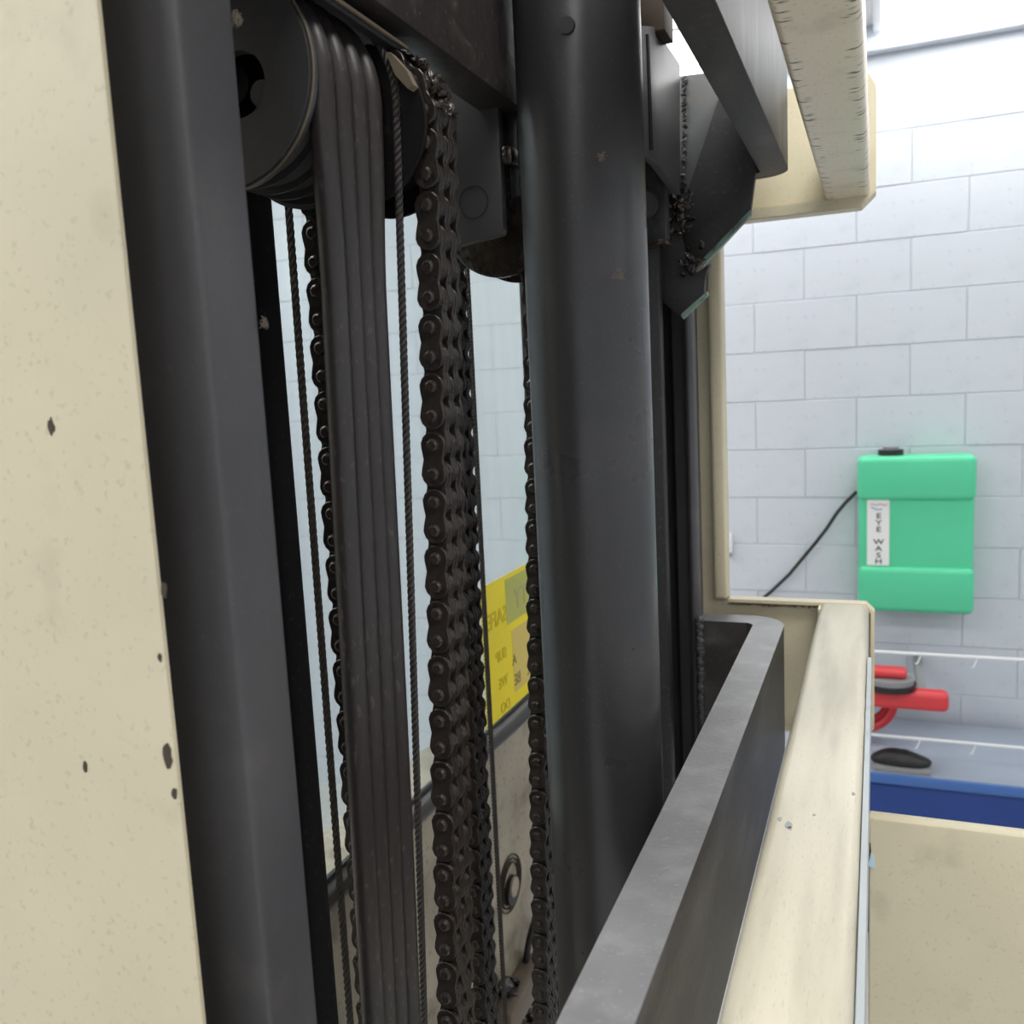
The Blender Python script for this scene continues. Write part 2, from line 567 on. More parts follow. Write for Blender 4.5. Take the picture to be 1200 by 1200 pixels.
# near rails (C sections standing on end, open towards the middle of the mast)
channel('mast_rail', 'wide near mast rail of dark grey steel beside the cream panel',
        [(-.42, .3085), (-.2605, .3085), (-.2605, .3435), (-.280, .3435), (-.280, .324), (-.40, .324), (-.40, .3435), (-.42, .3435)], M['mast'], 0.003)
channel('mast_rail', 'narrow black mast rail seen just right of the wide near rail, under the pulley disc',
        [(-.54, .564), (-.452, .564), (-.452, .576), (-.4460, .582), (-.4415, .605), (-.4415, .610), (-.54, .610)], M['matte'], 0.001)
# far rails
channel('mast_rail', 'far outer mast rail that the bent black handrails are welded to',
        [(-.40, 1.150), (-.209, 1.150), (-.209, 1.108), (-.2030, 1.104), (-.2030, 1.090), (-.2060, 1.084), (-.2120, 1.083), (-.2165, 1.090), (-.2310, 1.094), (-.2310, 1.132), (-.38, 1.132), (-.38, 1.09), (-.40, 1.09)], M['mast'], 0.003, 2.405)
channel('mast_rail', 'far inner mast rail directly behind the right side of the lift cylinder',
        [(-.40, 1.083), (-.258, 1.083), (-.258, 1.046), (-.2292, 1.046), (-.2292, 1.03), (-.276, 1.03), (-.276, 1.068), (-.38, 1.068), (-.38, 1.03), (-.40, 1.03)], M['dark'], 0.002, 2.405)

# cream panel left of the near rail
t = thing('cab_panel', 'cream painted panel with dark chips left of the near mast rail', 'panel', (-.5, .28, 1.1))
box('sheet', -1.1, -.2762, .2815, .2845, 1.1, 2.75, M['cream'], t, bev=0.002)
for (px, py, s) in ((192, 690, .004), (196, 885, .0055), (187, 770, .002), (204, 930, .003), (60, 500, .004), (100, 900, .003)):
    p = P(px, py, Y=.2812)
    bm = bmesh.new()
    pts = [(p.x + s * random.uniform(.5, 1) * .55 * math.cos(a), p.z + s * random.uniform(.6, 1.2) * math.sin(a)) for a in [i * PI / 5 for i in range(10)]]
    add_prism(bm, pts, 'y', .2809, .2816)
    build('paint_chip', bm, M['brown'], t, 'dark chip in the cream paint')

# ================================================================ LIFT CYLINDER
CX, CY, CR = -.2177, .712, .0495
t = thing('lift_cylinder', 'thick glossy black hydraulic lift cylinder in the middle', 'hydraulic cylinder', (CX, CY, 1.1))
bm = bmesh.new()
add_cyl(bm, (CX, CY), 'z', CR, 1.1, 2.62, 96)
build('barrel', bm, M['ram'], t, smooth=True)
lathe('gland', (CX, CY), 'z', [(.030, 2.62), (CR * 1.06, 2.62), (CR * 1.06, 2.67), (.030, 2.67)], M['dark'], t)
cyl('rod', (CX, CY), 'z', .029, 2.62, 2.9, M['lightsteel'], t)
cyl('bleed_plug', (P(667, 33, Y=CY - CR * .9).x, P(667, 33, Y=CY - CR * .9).z), 'y', .006, CY - CR * 1.04, CY - CR * .8, M['ram'], t, seg=20)

# ================================================================ HOSE PULLEY, HOSES, ROPES
HPX, HPZ = -.3445, 2.284
pitch, hr = .0176, .0076
hy = [.4550 + i * pitch for i in range(4)]
t = thing('hose_pulley', 'large black grooved pulley with a flat side disc that the hoses run over', 'pulley', (HPX, .48, HPZ - .06))
ye = hy[-1] + .0118
prof = [(.012, hy[0] - .0150), (.0330, hy[0] - .0150), (.0600, hy[0] - .0150), (.0605, hy[0] - .0125), (.0595, hy[0] - .0095)]
for i, y in enumerate(hy):
    prof += [(.050, y - .0080), (.0462, y - .0035), (.0462, y + .0035), (.050, y + .0080)]
    prof += [(.0545, y + pitch / 2 - .0006), (.0545, y + pitch / 2 + .0006)]
prof += [(.0570, ye - .0005), (.0570, ye), (.012, ye)]
prof = prof[1:]
prof[-1] = (.0330, ye)
lathe('sheave', (HPX, HPZ), 'y', prof, M['mast'], t, seg=96)
cyl('shaft', (HPX, HPZ), 'y', .0105, hy[0] - .007, ye + .03, M['dark'], t)
for k in range(2):
    lathe('shaft_spacer', (HPX, HPZ), 'y', [(.0107, hy[0] + .004 + k * .03), (.0203, hy[0] + .004 + k * .03), (.0203, hy[0] + .012 + k * .03), (.0107, hy[0] + .012 + k * .03)], M['dark'], t, seg=32)
bm = bmesh.new()
nn = 64
for yy_, flip in ((hy[0] - .0158, 1), (hy[0] - .0135, 0)):
    pass
rg = []
for rr, cx_, cz_ in ((.0592, HPX, HPZ), (.0180, -.3325, 2.2795)):
    for yy_ in (hy[0] - .0178, hy[0] - .0152):
        rg.append([bm.verts.new((cx_ + rr * math.cos(2 * PI * i / nn), yy_, cz_ + rr * math.sin(2 * PI * i / nn))) for i in range(nn)])
for A, B in ((rg[0], rg[2]), (rg[1], rg[3]), (rg[0], rg[1]), (rg[2], rg[3])):
    for i in range(nn):
        bm.faces.new((A[i], A[(i + 1) % nn], B[(i + 1) % nn], B[i]))
build('side_disc', bm, M['mast'], t, smooth=True)
pb_ = P(314, 113, Y=.446)
cyl('bolt_head', (pb_.x, pb_.z), 'y', .0075, hy[0] - .0150, hy[0] - .010, M['mast'], t, seg=20)
lathe('side_disc_rim', (HPX, HPZ), 'y', [(.0598, hy[0] - .0160), (.0608, hy[0] - .0160), (.0608, hy[0] - .0146), (.0598, hy[0] - .0146)], M['tan'], t, seg=96, label='thin tan rim')  # thin tan ring round the disc edge

ords = ['nearest the big pulley disc', 'second from the pulley disc', 'third from the pulley disc', 'farthest right, beside the twisted rope']
for i, y in enumerate(hy):
    R = .0545
    path = []
    zb = 1.45
    for k in range(60):
        z = zb + (HPZ - zb) * k / 60
        lean = -.0235 * (HPZ - z)
        wob = .0010 * math.sin(z * 9 + i * 1.3)
        cl = min(1, max(0, (HPZ - .02 - z) / .10))
        cl = cl * cl * (3 - 2 * cl)
        path.append((HPX + R + lean, y - .0019 * (i - 1.5) * cl + wob * cl - .001 * cl, z))
    for k in range(33):
        a = PI * k / 32
        path.append((HPX + R * math.cos(a), y, HPZ + R * math.sin(a)))
    for k in range(1, 15):
        path.append((HPX - R, y, HPZ - (HPZ - 1.8) * k / 14))
    tag(tube('hydraulic_hose', path, hr, M['hose'], seg=20), 'brownish black hydraulic hose, %s' % ords[i], 'hose', 'hydraulic hoses over the big pulley')


def rope(path, r, label, tw=230, step=.002):
    pp = resample(path, step)
    return tag(tube('wire_rope', pp, r, M['rope'], seg=18, lobes=6, twist=tw, lobe=.30), label, 'wire rope', 'wire ropes in the mast')


yr = hy[-1] + .0104
a2, b2 = P(469, 280, Y=yr), P(497, 1190, Y=yr)
dx = (b2 - a2) / (b2.z - a2.z)
R = a2.x + dx.x * (HPZ - a2.z) - HPX
pth = [b2 + dx * (1.45 - b2.z), a2]
pth += [Vector((HPX + R * math.cos(a), yr, HPZ + R * math.sin(a))) for a in [PI * k / 40 for k in range(41)]]
pth += [Vector((HPX - R, yr, 1.8))]
rope(pth, .0026, 'twisted steel wire rope right beside the hoses')
a1, b1 = P(338, 240, X=-.41), P(400, 1060, X=-.41)
d1 = (b1 - a1) / (b1.z - a1.z)
rope([b1 + d1 * (1.3 - b1.z), a1 + d1 * (2.6 - a1.z)], .0031, 'twisted wire rope alone between the narrow near rail and the leftmost chain run', 170)
a3, b3 = P(547, 310, X=-.42), P(592, 1195, X=-.42)
d3 = (b3 - a3) / (b3.z - a3.z)
rope([b3 + d3 * (1.2 - b3.z), a3 + d3 * (2.5 - a3.z)], .0031, 'thin wire rope right of the wide double chain')

# ================================================================ LEAF CHAINS
PT = .01905


def plate_mesh():
    r, wst = .0089, .0070
    pts = []
    for s in (1, -1):
        a0 = -.62 if s == 1 else PI - .62
        for k in range(9):
            a = a0 + (PI + 1.24 - 0) * k / 8 if False else (-.35 + (PI + .70) * k / 8) + (0 if s == 1 else PI)
            pts.append((r * math.cos(a), s * PT / 2 + r * math.sin(a)))
        pts.append((-s * wst, 0))
    bm = bmesh.new()
    add_prism(bm, pts, 'y', -.00180, .00180)
    bmesh.ops.recalc_face_normals(bm, faces=bm.faces)
    es = [e for e in bm.edges if abs(e.verts[0].co.y - e.verts[1].co.y) < 1e-6]
    bmesh.ops.bevel(bm, geom=es, offset=.0005, segments=1, affect='EDGES')
    me = bpy.data.meshes.new('plate'); bm.to_mesh(me); bm.free()
    me.materials.append(M['chain'])
    return me


def pin_mesh(w):
    bm = bmesh.new()
    add_cyl(bm, (0, 0), 'y', .0033, 0, w, 10)
    add_cyl(bm, (0, 0), 'y', .0043, -.0012, .0001, 10, .0046)
    add_cyl(bm, (0, 0), 'y', .0028, -.0022, -.0012, 10, .0043)
    add_cyl(bm, (0, 0), 'y', .0046, w, w + .0015, 10, .0035)
    bmesh.ops.recalc_face_normals(bm, faces=bm.faces)
    me = bpy.data.meshes.new('pin'); bm.to_mesh(me); bm.free()
    me.materials.append(M['pin'])
    for p in me.polygons: p.use_smooth = False
    return me


PM = plate_mesh()
TK = .0040
NM = pin_mesh(TK * 8)


def chain(label, front, back, ctr, y0, pin_z, zlo_f, zlo_b):
    """front/back: (x at z=2.2, dx/dz); ctr: (x,z) of sheave; y0: near face; pin_z: a pin height on the front run that
    is the upper pin of an outer plate"""
    t = thing('leaf_chain', label, 'chain', (ctr[0], y0, zlo_f), 'greasy leaf chains')
    R = (front(ctr[1]) - back(ctr[1])) / 2
    xc = (front(ctr[1]) + back(ctr[1])) / 2
    z = pin_z
    while z - 2 * PT > zlo_f: z -= 2 * PT
    path = [(front(z), y0, z), (front(ctr[1]), y0, ctr[1])]
    path += [(xc + R * math.cos(a), y0, ctr[1] + R * math.sin(a)) for a in [PI * k / 60 for k in range(1, 61)]]
    path += [(back(zlo_b), y0, zlo_b)]
    pins = resample(path, PT)
    n = 0
    extra = bmesh.new()
    nx = 0
    for i, (a, b) in enumerate(zip(pins, pins[1:])):
        # i even: pin i .. i+1 ; the upper pin of an outer plate is reached going up, so outer plates are the odd gaps
        slots = (0, 3, 4, 7) if i % 2 == 1 else (1, 2, 5, 6)
        d = (b - a).normalized()
        ang = math.atan2(d.x, d.z)
        mid = (a + b) / 2
        wrap = mid.z > ctr[1] + .004
        for s in slots:
            jy = random.uniform(-.0001, .0001)
            mw = Matrix.Translation((mid.x + random.uniform(-.0003, .0003), y0 + (s + .5) * TK + jy, mid.z)) @ Matrix.Rotation(ang + random.uniform(-.02, .02), 4, 'Y')
            if n < 292 and not (wrap and len(pins) > 80):
                link('plate', PM, t, None, mw); n += 1
            else:
                m2 = PM.copy(); m2.transform(mw); extra.from_mesh(m2); bpy.data.meshes.remove(m2); nx += 1
    if nx:
        o = build('plate_stack', extra, M['chain'], t, 'rest of the chain plates, over the sheave and farther down')
        o['kind'] = 'stuff'
    else:
        extra.free()
    for p in pins:
        link('pin', NM, t, None, Matrix.Translation(p) @ Matrix.Rotation(random.uniform(0, PI), 4, 'Y'))
    return t, R, xc


fA = lambda z: -.2660 - .0405 * (2.2 - z)
bA = lambda z: -.3520 - .010 * (2.2 - z)
zA = P(502, 383, Y=.528).z
_, RA, xA = chain('wide greasy leaf chain between the hoses and the cylinder', fA, bA, (-.31, 2.272), .528, zA, 1.60, 1.60)
fC = lambda z: -.2885 - .036 * (2.18 - z)
bC = lambda z: -.3720 - .014 * (2.18 - z)
zC = P(623, 619, Y=.77).z
_, RC, xC = chain('far leaf chain that runs close along the left edge of the lift cylinder', fC, bC, (-.330, 2.262), .77, zC, 1.38, 1.38)

# sheave under chain A
t = thing('chain_sheave', 'dark chain sheave at top, partly hidden by the hoses', 'pulley', (xA, .53, 2.23))
lathe('sheave', (xA, 2.272), 'y', [(.008, .5200), (RA + .004, .5205), (RA + .005, .5215), (RA + .003, .5265), (RA - .0098, .5275), (RA - .0098, .5625), (RA + .004, .5635), (RA + .004, .567), (.008, .567)], M['matte'], t, seg=64)
cyl('axle', (xA, 2.272), 'y', .0079, .515, .60, M['lightsteel'], t)
# sheave of chain C with its clevis
zS = 2.258
t = thing('chain_sheave', 'round black chain sheave hanging behind the square plate left of the cylinder', 'pulley', (xC, .79, zS - .055))
xf = -.3105
for (ya, yb) in ((.7585, .7655), (.8070, .813)):
    lathe('flange', (xf, zS), 'y', [(.008, ya), (.0515, ya), (.0545, ya + .002), (.0545, yb - .001), (.008, yb)], M['grease'], t, seg=64)
lathe('hub', (xC, zS + .004), 'y', [(.008, .768), (RC - .0098, .768), (RC - .0098, .8045), (.008, .8045)], M['dark'], t, seg=48)
t = thing('sheave_clevis', 'square dark steel bracket plate with a round axle mark, left of the cylinder', 'bracket', (-.33, .71, 2.22))
pc = [P(480, 95, Y=.71), P(505, 85, Y=.71), P(588, 110, Y=.71), P(591, 277, Y=.71), P(538, 291, Y=.71), P(528, 290, Y=.71)]
zt = 2.42
pl = [(-.348, 2.2255), (-.3315, 2.2255), (-.2875, 2.2305), (-.2855, 2.234), (-.2845, zt), (-.3380, zt), (-.3380, 2.30), (-.348, 2.28)]
prism('side_plate', pl, 'y', .706, .716, M['mast'], t, bev=.0008)
ax = P(555, 237, Y=.706)
lathe('axle_ring', (ax.x, ax.z), 'y', [(.0125, .7052), (.0133, .7052), (.0133, .7075), (.0125, .7075)], M['black'], t, seg=48, label='thin black ring around the axle end')
cyl('axle', (ax.x, ax.z), 'y', .0118, .7062, .83, M['mast'], t, seg=40)
prism('back_plate', pl, 'y', .825, .835, M['dark'], t, bev=.0008)
box('bridge', -.338, -.2855, .716, .825, 2.315, 2.345, M['dark'], t)
box('cheek', -.2840, -.2755, .722, .756, 2.262, 2.338, M['dark'], t)
box('grease_lump', -.2840, -.2745, .705, .722, 2.285, 2.300, M['grease'], t, bev=.003)
cyl('chain_anchor', (-.276, 2.244), 'y', .007, .722, .756, M['grease'], t, seg=16)

# ================================================================ CROSSHEAD ABOVE
bz = 2.330
t = thing('crosshead_beam', 'heavy dark steel beam crossing the mast at the top', 'beam', (-.286, .6, bz))
bm = bmesh.new()
add_box(bm, -.302, -.270, .30, 1.0, bz, bz + .22, .0012, 2)
build('beam', bm, M['beam'], t, smooth=True)
box('top_plate', -.46, -.302, .36, .662, 2.372, 2.385, M['matte'], t)
box('back_web', -.46, -.448, .36, .70, 2.20, 2.60, M['black'], t) if False else None
tag(tube('hose_guide', [P(388, 8, X=-.286), P(470, 64, X=-.286)], .0012, M['dark']), 'unused', 'bar') if False else None
p0, p1 = P(360, -14, X=-.282), P(472, 62, X=-.282)
t = thing('hose_guide_bar', 'thin flat guide bar with a worn tan edge above the hoses', 'guide bar', p1)
bm = bmesh.new()
zz = p1.z
add_box(bm, -.2860, -.2790, p0.y, p1.y, zz - .0022, zz + .0030, .0006, 1)
build('bar', bm, M['dark'], t)
bm = bmesh.new()
add_box(bm, -.2790, -.2776, p0.y, p1.y, zz + .0010, zz + .0030, 0)
build('worn_edge', bm, M['tan'], t, 'bright worn tan edge')
q = [P(452, 62, Y=.512), P(457, 61, Y=.512), P(476, 82, Y=.512), P(484, 99, Y=.512), P(478, 104, Y=.512), P(463, 88, Y=.512)]
bm = bmesh.new()
add_prism(bm, [(v.x, v.z) for v in q], 'y', .512, .519)
tag(build('hose_clip', bm, M['tan']), 'small worn tan metal clip at the end of the guide bar', 'clip')
# grease on the chain top
bm = bmesh.new()
for k in range(26):
    a = random.uniform(.15, 1.6)
    c = Vector((xA + (RA + .009) * math.cos(a), random.uniform(.531, .560), 2.272 + (RA + .009) * math.sin(a)))
    lump(bm, c, random.uniform(.004, .0075))
tag(build('grease_clump', bm, M['grease'], smooth=True), 'wet black grease clump on top of the wide chain', 'grease', kind='stuff')

# ================================================================ UPPER RIGHT OF THE MAST
t = thing('carriage_bracket', 'dark torn steel bracket with greenish cut edges under the upper handrail', 'bracket', (-.2, 1.09, 2.2))


def pxprism(name, pts, Y, th, m, parent, label=None, bev=0.0008):
    q = [P(x, y, Y=Y) for x, y in pts]
    return prism(name, [(v.x, v.z) for v in q], 'y', Y, Y + th, m, parent, bev, label)


pxprism('gusset', [(846, 103), (887, 188), (879, 248), (822, 307), (806, 326), (797, 300), (797, 222), (806, 226)], 1.066, .012, M['dark'], t)
pxprism('torn_plate', [(758, 196), (772, 200), (789, 222), (806, 318), (812, 322), (833, 309), (827, 318), (825, 343), (797, 371), (772, 350), (777, 330), (760, 296)], 1.050, .008, M['dark'], t)
# greenish cut edges
for (a, b, Yy, wd) in (((879, 249), (822, 309), 1.064, 3.2), ((828, 344), (799, 371), 1.048, 2.6)):
    ax_, ay_ = a; bx_, by_ = b
    pxprism('cut_edge', [(ax_, ay_ - wd), (ax_ + 1, ay_ + wd * .6), (bx_ + 1, by_ + wd), (bx_ - 1, by_ - wd)], Yy, .010, M['green_edge'], t, 'bare greenish cut edge', 0)
pxprism('light_plate', [(788, 90), (838, 84), (846, 104), (812, 228), (788, 216)], 1.080, .006, M['lightsteel'], t, 'scuffed bright plate')
bm = bmesh.new()
for k in range(70):
    u = k / 69
    px_, py_ = (783 + 30 * random.random(), 218 + 55 * random.random()) if k < 45 else (800 + 22 * random.random(), 285 + 40 * random.random())
    if k > 58: break
    c = P(px_, py_, Y=1.048 if k <= 58 else 1.078)
    lump(bm, c, random.uniform(.0025, .0075))
build('grease_and_weld', bm, M['grease'], t, 'lumpy weld covered in grease', smooth=True)['kind'] = 'stuff'

bm = bmesh.new()
for k in range(42):
    c = P(802 + random.uniform(-.8, .8), 92 + 128 * k / 41, Y=1.0795)
    lump(bm, c, random.uniform(.0028, .0045))
build('weld_seam', bm, M['mast'], t, 'grey lumpy weld seam', smooth=True)

t = thing('carriage_side_plate', 'flat grey vertical plate right behind the top of the cylinder', 'plate', (-.205, .95, 2.3))
q = [P(x, y, X=-.2) for x, y in ((753, 30), (767, 31), (797, 75), (797, 228), (772, 193), (752, 176))]
prism('plate', [(v.y, v.z) for v in q], 'x', -.208, -.200, M['mast'], t, .0008)
q = [P(x, y, X=-.199) for x, y in ((760, 40), (761, 60), (765, 176), (762, 176), (759, 60), (758, 40))]
prism('seam', [(v.y, v.z) for v in q], 'x', -.2002, -.1985, M['matte'], t, 0)
t = thing('roller_bracket', 'dark block with a round pin head beside the cylinder', 'bracket', (-.23, .98, 2.2))
pa, pb = P(757, 185, Y=.98), P(781, 280, Y=.98)
box('block', pa.x - .03, pb.x, .98, 1.0, pb.z, pa.z, M['dark'], t, bev=.002)
pp = P(756, 240, Y=.976)
cyl('pin_head', (pp.x, pp.z), 'y', .0135, .972, .981, M['mast'], t, seg=28)
box('foot', pa.x - .03, pb.x + .002, .975, 1.0, pb.z - .006, pb.z, M['grease'], t, bev=.001)
pa, pb = P(745, -12, Y=.91), P(779, 34, Y=.91)
tag(box('wood_block', pa.x, pb.x, .91, .95, pb.z, pa.z + .02, M['brown'], bev=.001), 'brown block at the very top right of the cylinder', 'block')

# ================================================================ BENT HANDRAILS


def bent_bar(name, label, outer, inner, yfar, z0, z1, xleg, ynear, m, rc, worn='top'):  # worn: the scuffed face, also painted lighter as if lit
    """flat bar on edge: runs along Y, bends left at the far end"""
    th = outer - inner
    pts = [(outer, ynear)]
    cx, cy = outer - rc, yfar + th - rc
    pts += arc((cx, cy), rc, 0, PI / 2, 10)
    pts += [(xleg, yfar + th), (xleg, yfar)]
    ri = max(rc - th, .004)
    pts += arc((inner - ri, yfar - ri), ri, PI / 2, 0, 6)
    pts += [(inner, ynear)]
    bm = bmesh.new()
    add_prism(bm, pts, 'z', z0, z1)
    es = [e for e in bm.edges if abs(e.verts[0].co.z - e.verts[1].co.z) < 1e-6]
    bmesh.ops.bevel(bm, geom=es, offset=.0014, segments=2, affect='EDGES', profile=.5)
    t = thing(name, label, 'handrail', (outer, yfar, z0))
    o = build('bar', bm, m, t, smooth=True)
    o.data.materials.append(M['barshade'])
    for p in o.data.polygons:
        if (p.normal.z < .5 if worn == 'top' else p.normal.x < .5): p.material_index = 1  # the remaining faces get the painted shade tone
    return t


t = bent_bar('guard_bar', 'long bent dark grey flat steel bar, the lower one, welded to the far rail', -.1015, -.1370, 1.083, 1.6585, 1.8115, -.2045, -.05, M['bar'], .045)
bm = bmesh.new()
for k in range(34):
    z = 1.662 + .150 * k / 33
    bmesh.ops.create_icosphere(bm, subdivisions=2, radius=random.uniform(.0042, .0058), matrix=Matrix.Translation((-.2025 + random.uniform(-.001, .001), 1.0815, z)) @ Matrix.Diagonal((1, .7, 1, 1)))
build('weld_bead', bm, M['mast'], t, 'lumpy weld bead', smooth=True)
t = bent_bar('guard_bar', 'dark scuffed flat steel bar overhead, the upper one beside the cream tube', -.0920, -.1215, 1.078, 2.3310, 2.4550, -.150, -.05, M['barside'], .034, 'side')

# ================================================================ CREAM FRAME
YP = 1.172
t = thing('guard_plate', 'cream painted steel plate frame with an open middle, behind the bars', 'frame', (-.1, YP, 1.66))
op = [(-.216, 1.648), (-.012, 1.648), (-.002, 1.662), (-.002, 1.812), (-.012, 1.8215), (-.179, 1.8215),
      (-.179, 2.294), (-.018, 2.294), (-.0020, 2.309), (-.0020, 2.425), (-.010, 2.440), (-.0216, 2.443), (-.216, 2.445)]
prism('plate', op, 'y', YP, YP + .006, M['cream'], t)
# rolled rim around the plate, standing towards the camera


def rim(name, path, d, thk, m, parent, closed=False):
    """a thin strip following path (x,z), thk thick inward, from YP-d to YP"""
    bm = bmesh.new()
    n = len(path)
    inn = []
    for i in range(n):
        p = Vector(path[i])
        a = Vector(path[i - 1]) if (i > 0 or closed) else None
        b = Vector(path[(i + 1) % n]) if (i < n - 1 or closed) else None
        ns = []
        if a is not None: e = (p - a).normalized(); ns.append(Vector((-e.y, e.x)))
        if b is not None: e = (b - p).normalized(); ns.append(Vector((-e.y, e.x)))
        s = sum(ns, Vector((0, 0))).normalized()
        k = thk / max(.4, s.dot(ns[0]))
        inn.append(p + s * k)
    V = []
    for i in range(n):
        V.append([bm.verts.new((path[i][0], YP - d, path[i][1])), bm.verts.new((path[i][0], YP, path[i][1])),
                  bm.verts.new((inn[i].x, YP, inn[i].y)), bm.verts.new((inn[i].x, YP - d, inn[i].y))])
    for i in range(n if closed else n - 1):
        A, B = V[i], V[(i + 1) % n]
        for k in range(4):
            bm.faces.new((A[k], A[(k + 1) % 4], B[(k + 1) % 4], B[k]))
    if not closed:
        bm.faces.new(V[0]); bm.faces.new(V[-1])
    bmesh.ops.recalc_face_normals(bm, faces=bm.faces)
    bmesh.ops.bevel(bm, geom=[e for e in bm.edges if e.calc_length() > .008], offset=.0009, segments=2, affect='EDGES')
    return build(name, bm, m, parent, smooth=True)


rim('lower_rim', [(-.20, 1.648)] + op[1:5] + [(-.179, 1.8215)], .012, .0050, M['cream'], t)
rim('upper_rim', [(-.179, 2.294)] + op[7:12], .020, .0130, M['cream'], t)
box('post_flange', -.1955, -.1788, YP - .018, YP, 1.822, 2.293, M['cream'], t, bev=.004, seg=3)
# weld beads along the lower ledge and the tube joints
bm = bmesh.new()
for k in range(60):
    u = k / 59
    x = -.176 + u * .160
    bmesh.ops.create_icosphere(bm, subdivisions=1, radius=random.uniform(.0016, .0028), matrix=Matrix.Translation((x, YP - .006 + random.uniform(-.002, .002), 1.8150 + random.uniform(-.0008, .0008))))
build('weld_bead', bm, M['tan'], t, 'dirty weld bead', smooth=True)

t = thing('cream_tube', 'cream square steel tube, the lower one, running along right of the dark bar', 'tube', (-.035, .6, 1.767))
box('tube', -.0655, -.0085, .05, YP - .002, 1.762, 1.8205, M['creamtube'], t, bev=.0075, seg=4)
box('weld_collar', -.0675, -.064, YP - .03, YP - .002, 1.79, 1.818, M['cream'], t, bev=.0015)
for x_, y_, s_ in ((914, 960, .0016), (923, 967, .0026), (926, 971, .0014), (954, 955, .001), (1000, 930, .0012)):
    c = P(x_, y_, Z=1.8205)
    bm = bmesh.new()
    add_prism(bm, [(c.x + s_ * random.uniform(.6, 1.2) * math.cos(a), c.y + 2 * s_ * random.uniform(.6, 1.2) * math.sin(a)) for a in [k * PI / 4 for k in range(8)]], 'z', 1.8200, 1.8208)
    build('paint_chip', bm, M['grey'], t, 'dark nick in the cream paint')
# clear plastic strip hanging along its right side, torn at the top
strip = []
for k in range(40):
    y = .18 + (.95 - .18) * k / 39
    strip.append((y, 1.8165 + (.0012 * math.sin(k * 2.3) + random.uniform(-.0015, .001) if k > 22 else .0005 * math.sin(k))))
bm = bmesh.new()
ptsx = [(y, z) for y, z in strip] + [(.95, 1.745), (.18, 1.745)]
add_prism(bm, ptsx, 'x', -.0082, -.0045)
tag(build('plastic_strip', bm, mat('clear_film', (0.36, 0.40, 0.42), 0.3)), 'torn pale grey plastic strip along the right side of the lower cream tube', 'strip')

t = thing('cream_tube', 'cream square steel tube overhead with dark scuff marks', 'tube', (-.033, .6, 2.305))
box('tube', -.0575, -.0085, .05, YP - .002, 2.3060, 2.362, M['scuff'], t, bev=.0055, seg=4)

# cream gate panel lower right
pg = P(1030, 960, Y=.92)
t = thing('gate_panel', 'flat cream painted panel low at the right with chipped paint', 'panel', (.4, .92, 1.1))
box('sheet', -.0064, .62, .92, .94, 1.1, pg.z, M['cream'], t, bev=.003)
for pts, mm, lb in (([(1014, 985), (1018, 990), (1020, 988), (1021, 998), (1018, 1012), (1015, 1014), (1016, 1000)], 'black', 'black chip in the paint'),
                    ([(1018, 998), (1023, 1002), (1025, 1018), (1016, 1014)], 'tape', 'scrap of pale blue tape'),
                    ([(1014, 1040), (1017, 1042), (1016, 1050), (1013, 1050)], 'tape', 'scrap of pale blue tape')):
    q = [P(x, y, Y=.919) for x, y in pts]
    prism('paint_chip', [(v.x, v.z) for v in q], 'y', .9190, .9205, M[mm], t, 0, lb)

# ================================================================ GLASS, GASKET, STICKER, TRUCK BODY
XG = -.60
zg = 1.541
t = thing('clear_guard', 'tall clear guard pane with a black rubber edge behind the chains', 'window', (XG, 1.2, zg))
box('pane', XG - .004, XG + .001, .55, 2.7, zg, 2.9, M['glass'], t, bev=0)
tube('rubber_edge', [(XG, .55 + .05 * k, zg - .016 + (.002 * math.sin(k))) for k in range(44)], .0170, M['seal'], t, seg=16)
box('edge_lip', XG - .003, XG + .003, .55, 2.7, zg, zg + .005, M['black'], t, bev=0)
t = thing('safety_sticker', 'yellow warning sticker seen from behind on the clear guard pane', 'sticker', (XG + .0015, 1.45, 1.55))
sk = box('sheet', XG + .0012, XG + .0020, 1.300, 1.72, zg + .008, 1.788, M['yellow'], t, bev=0)
box('print_band', XG + .0020, XG + .0023, 1.405, 1.72, 1.700, 1.780, mat('sticker_band', (.50, .50, .10), .45), t, bev=0, label='olive band behind the pale letters')
box('lower_field', XG + .0020, XG + .0023, 1.425, 1.72, zg + .030, 1.685, mat('sticker_field', (.72, .55, .12), .45), t, bev=0, label='dull orange field')
RX = Matrix.Rotation(-PI / 2, 4, 'Z') @ Matrix.Rotation(PI / 2, 4, 'X') if False else Matrix(((0, 0, 1, 0), (1, 0, 0, 0), (0, 1, 0, 0), (0, 0, 0, 1)))
for body, yy, z, s, mm in (('SAFE', 1.365, 1.722, .040, 'faintink'), ('TY', 1.475, 1.735, .052, 'paleink'), ('SUP', 1.372, 1.655, .028, 'faintink'),
                           ('A', 1.430, 1.630, .028, 'olive'), ('WE', 1.375, 1.607, .026, 'faintink'), ('BE', 1.440, 1.592, .030, 'olive'),
                           ('L', 1.495, 1.592, .030, 'olive'), ('DO', 1.380, 1.562, .026, 'faintink')):
    text('lettering', body, (XG + .0026, yy, z), s, M[mm], sk, RX, mirror=True)

t = thing('truck_body', 'grimy cream truck body under the clear guard pane', 'truck body', (XG, 1.2, .9))
box('shell', XG - .12, XG, .50, 2.7, .9, zg - .034, M['panelcream'], t, bev=.008, seg=3)
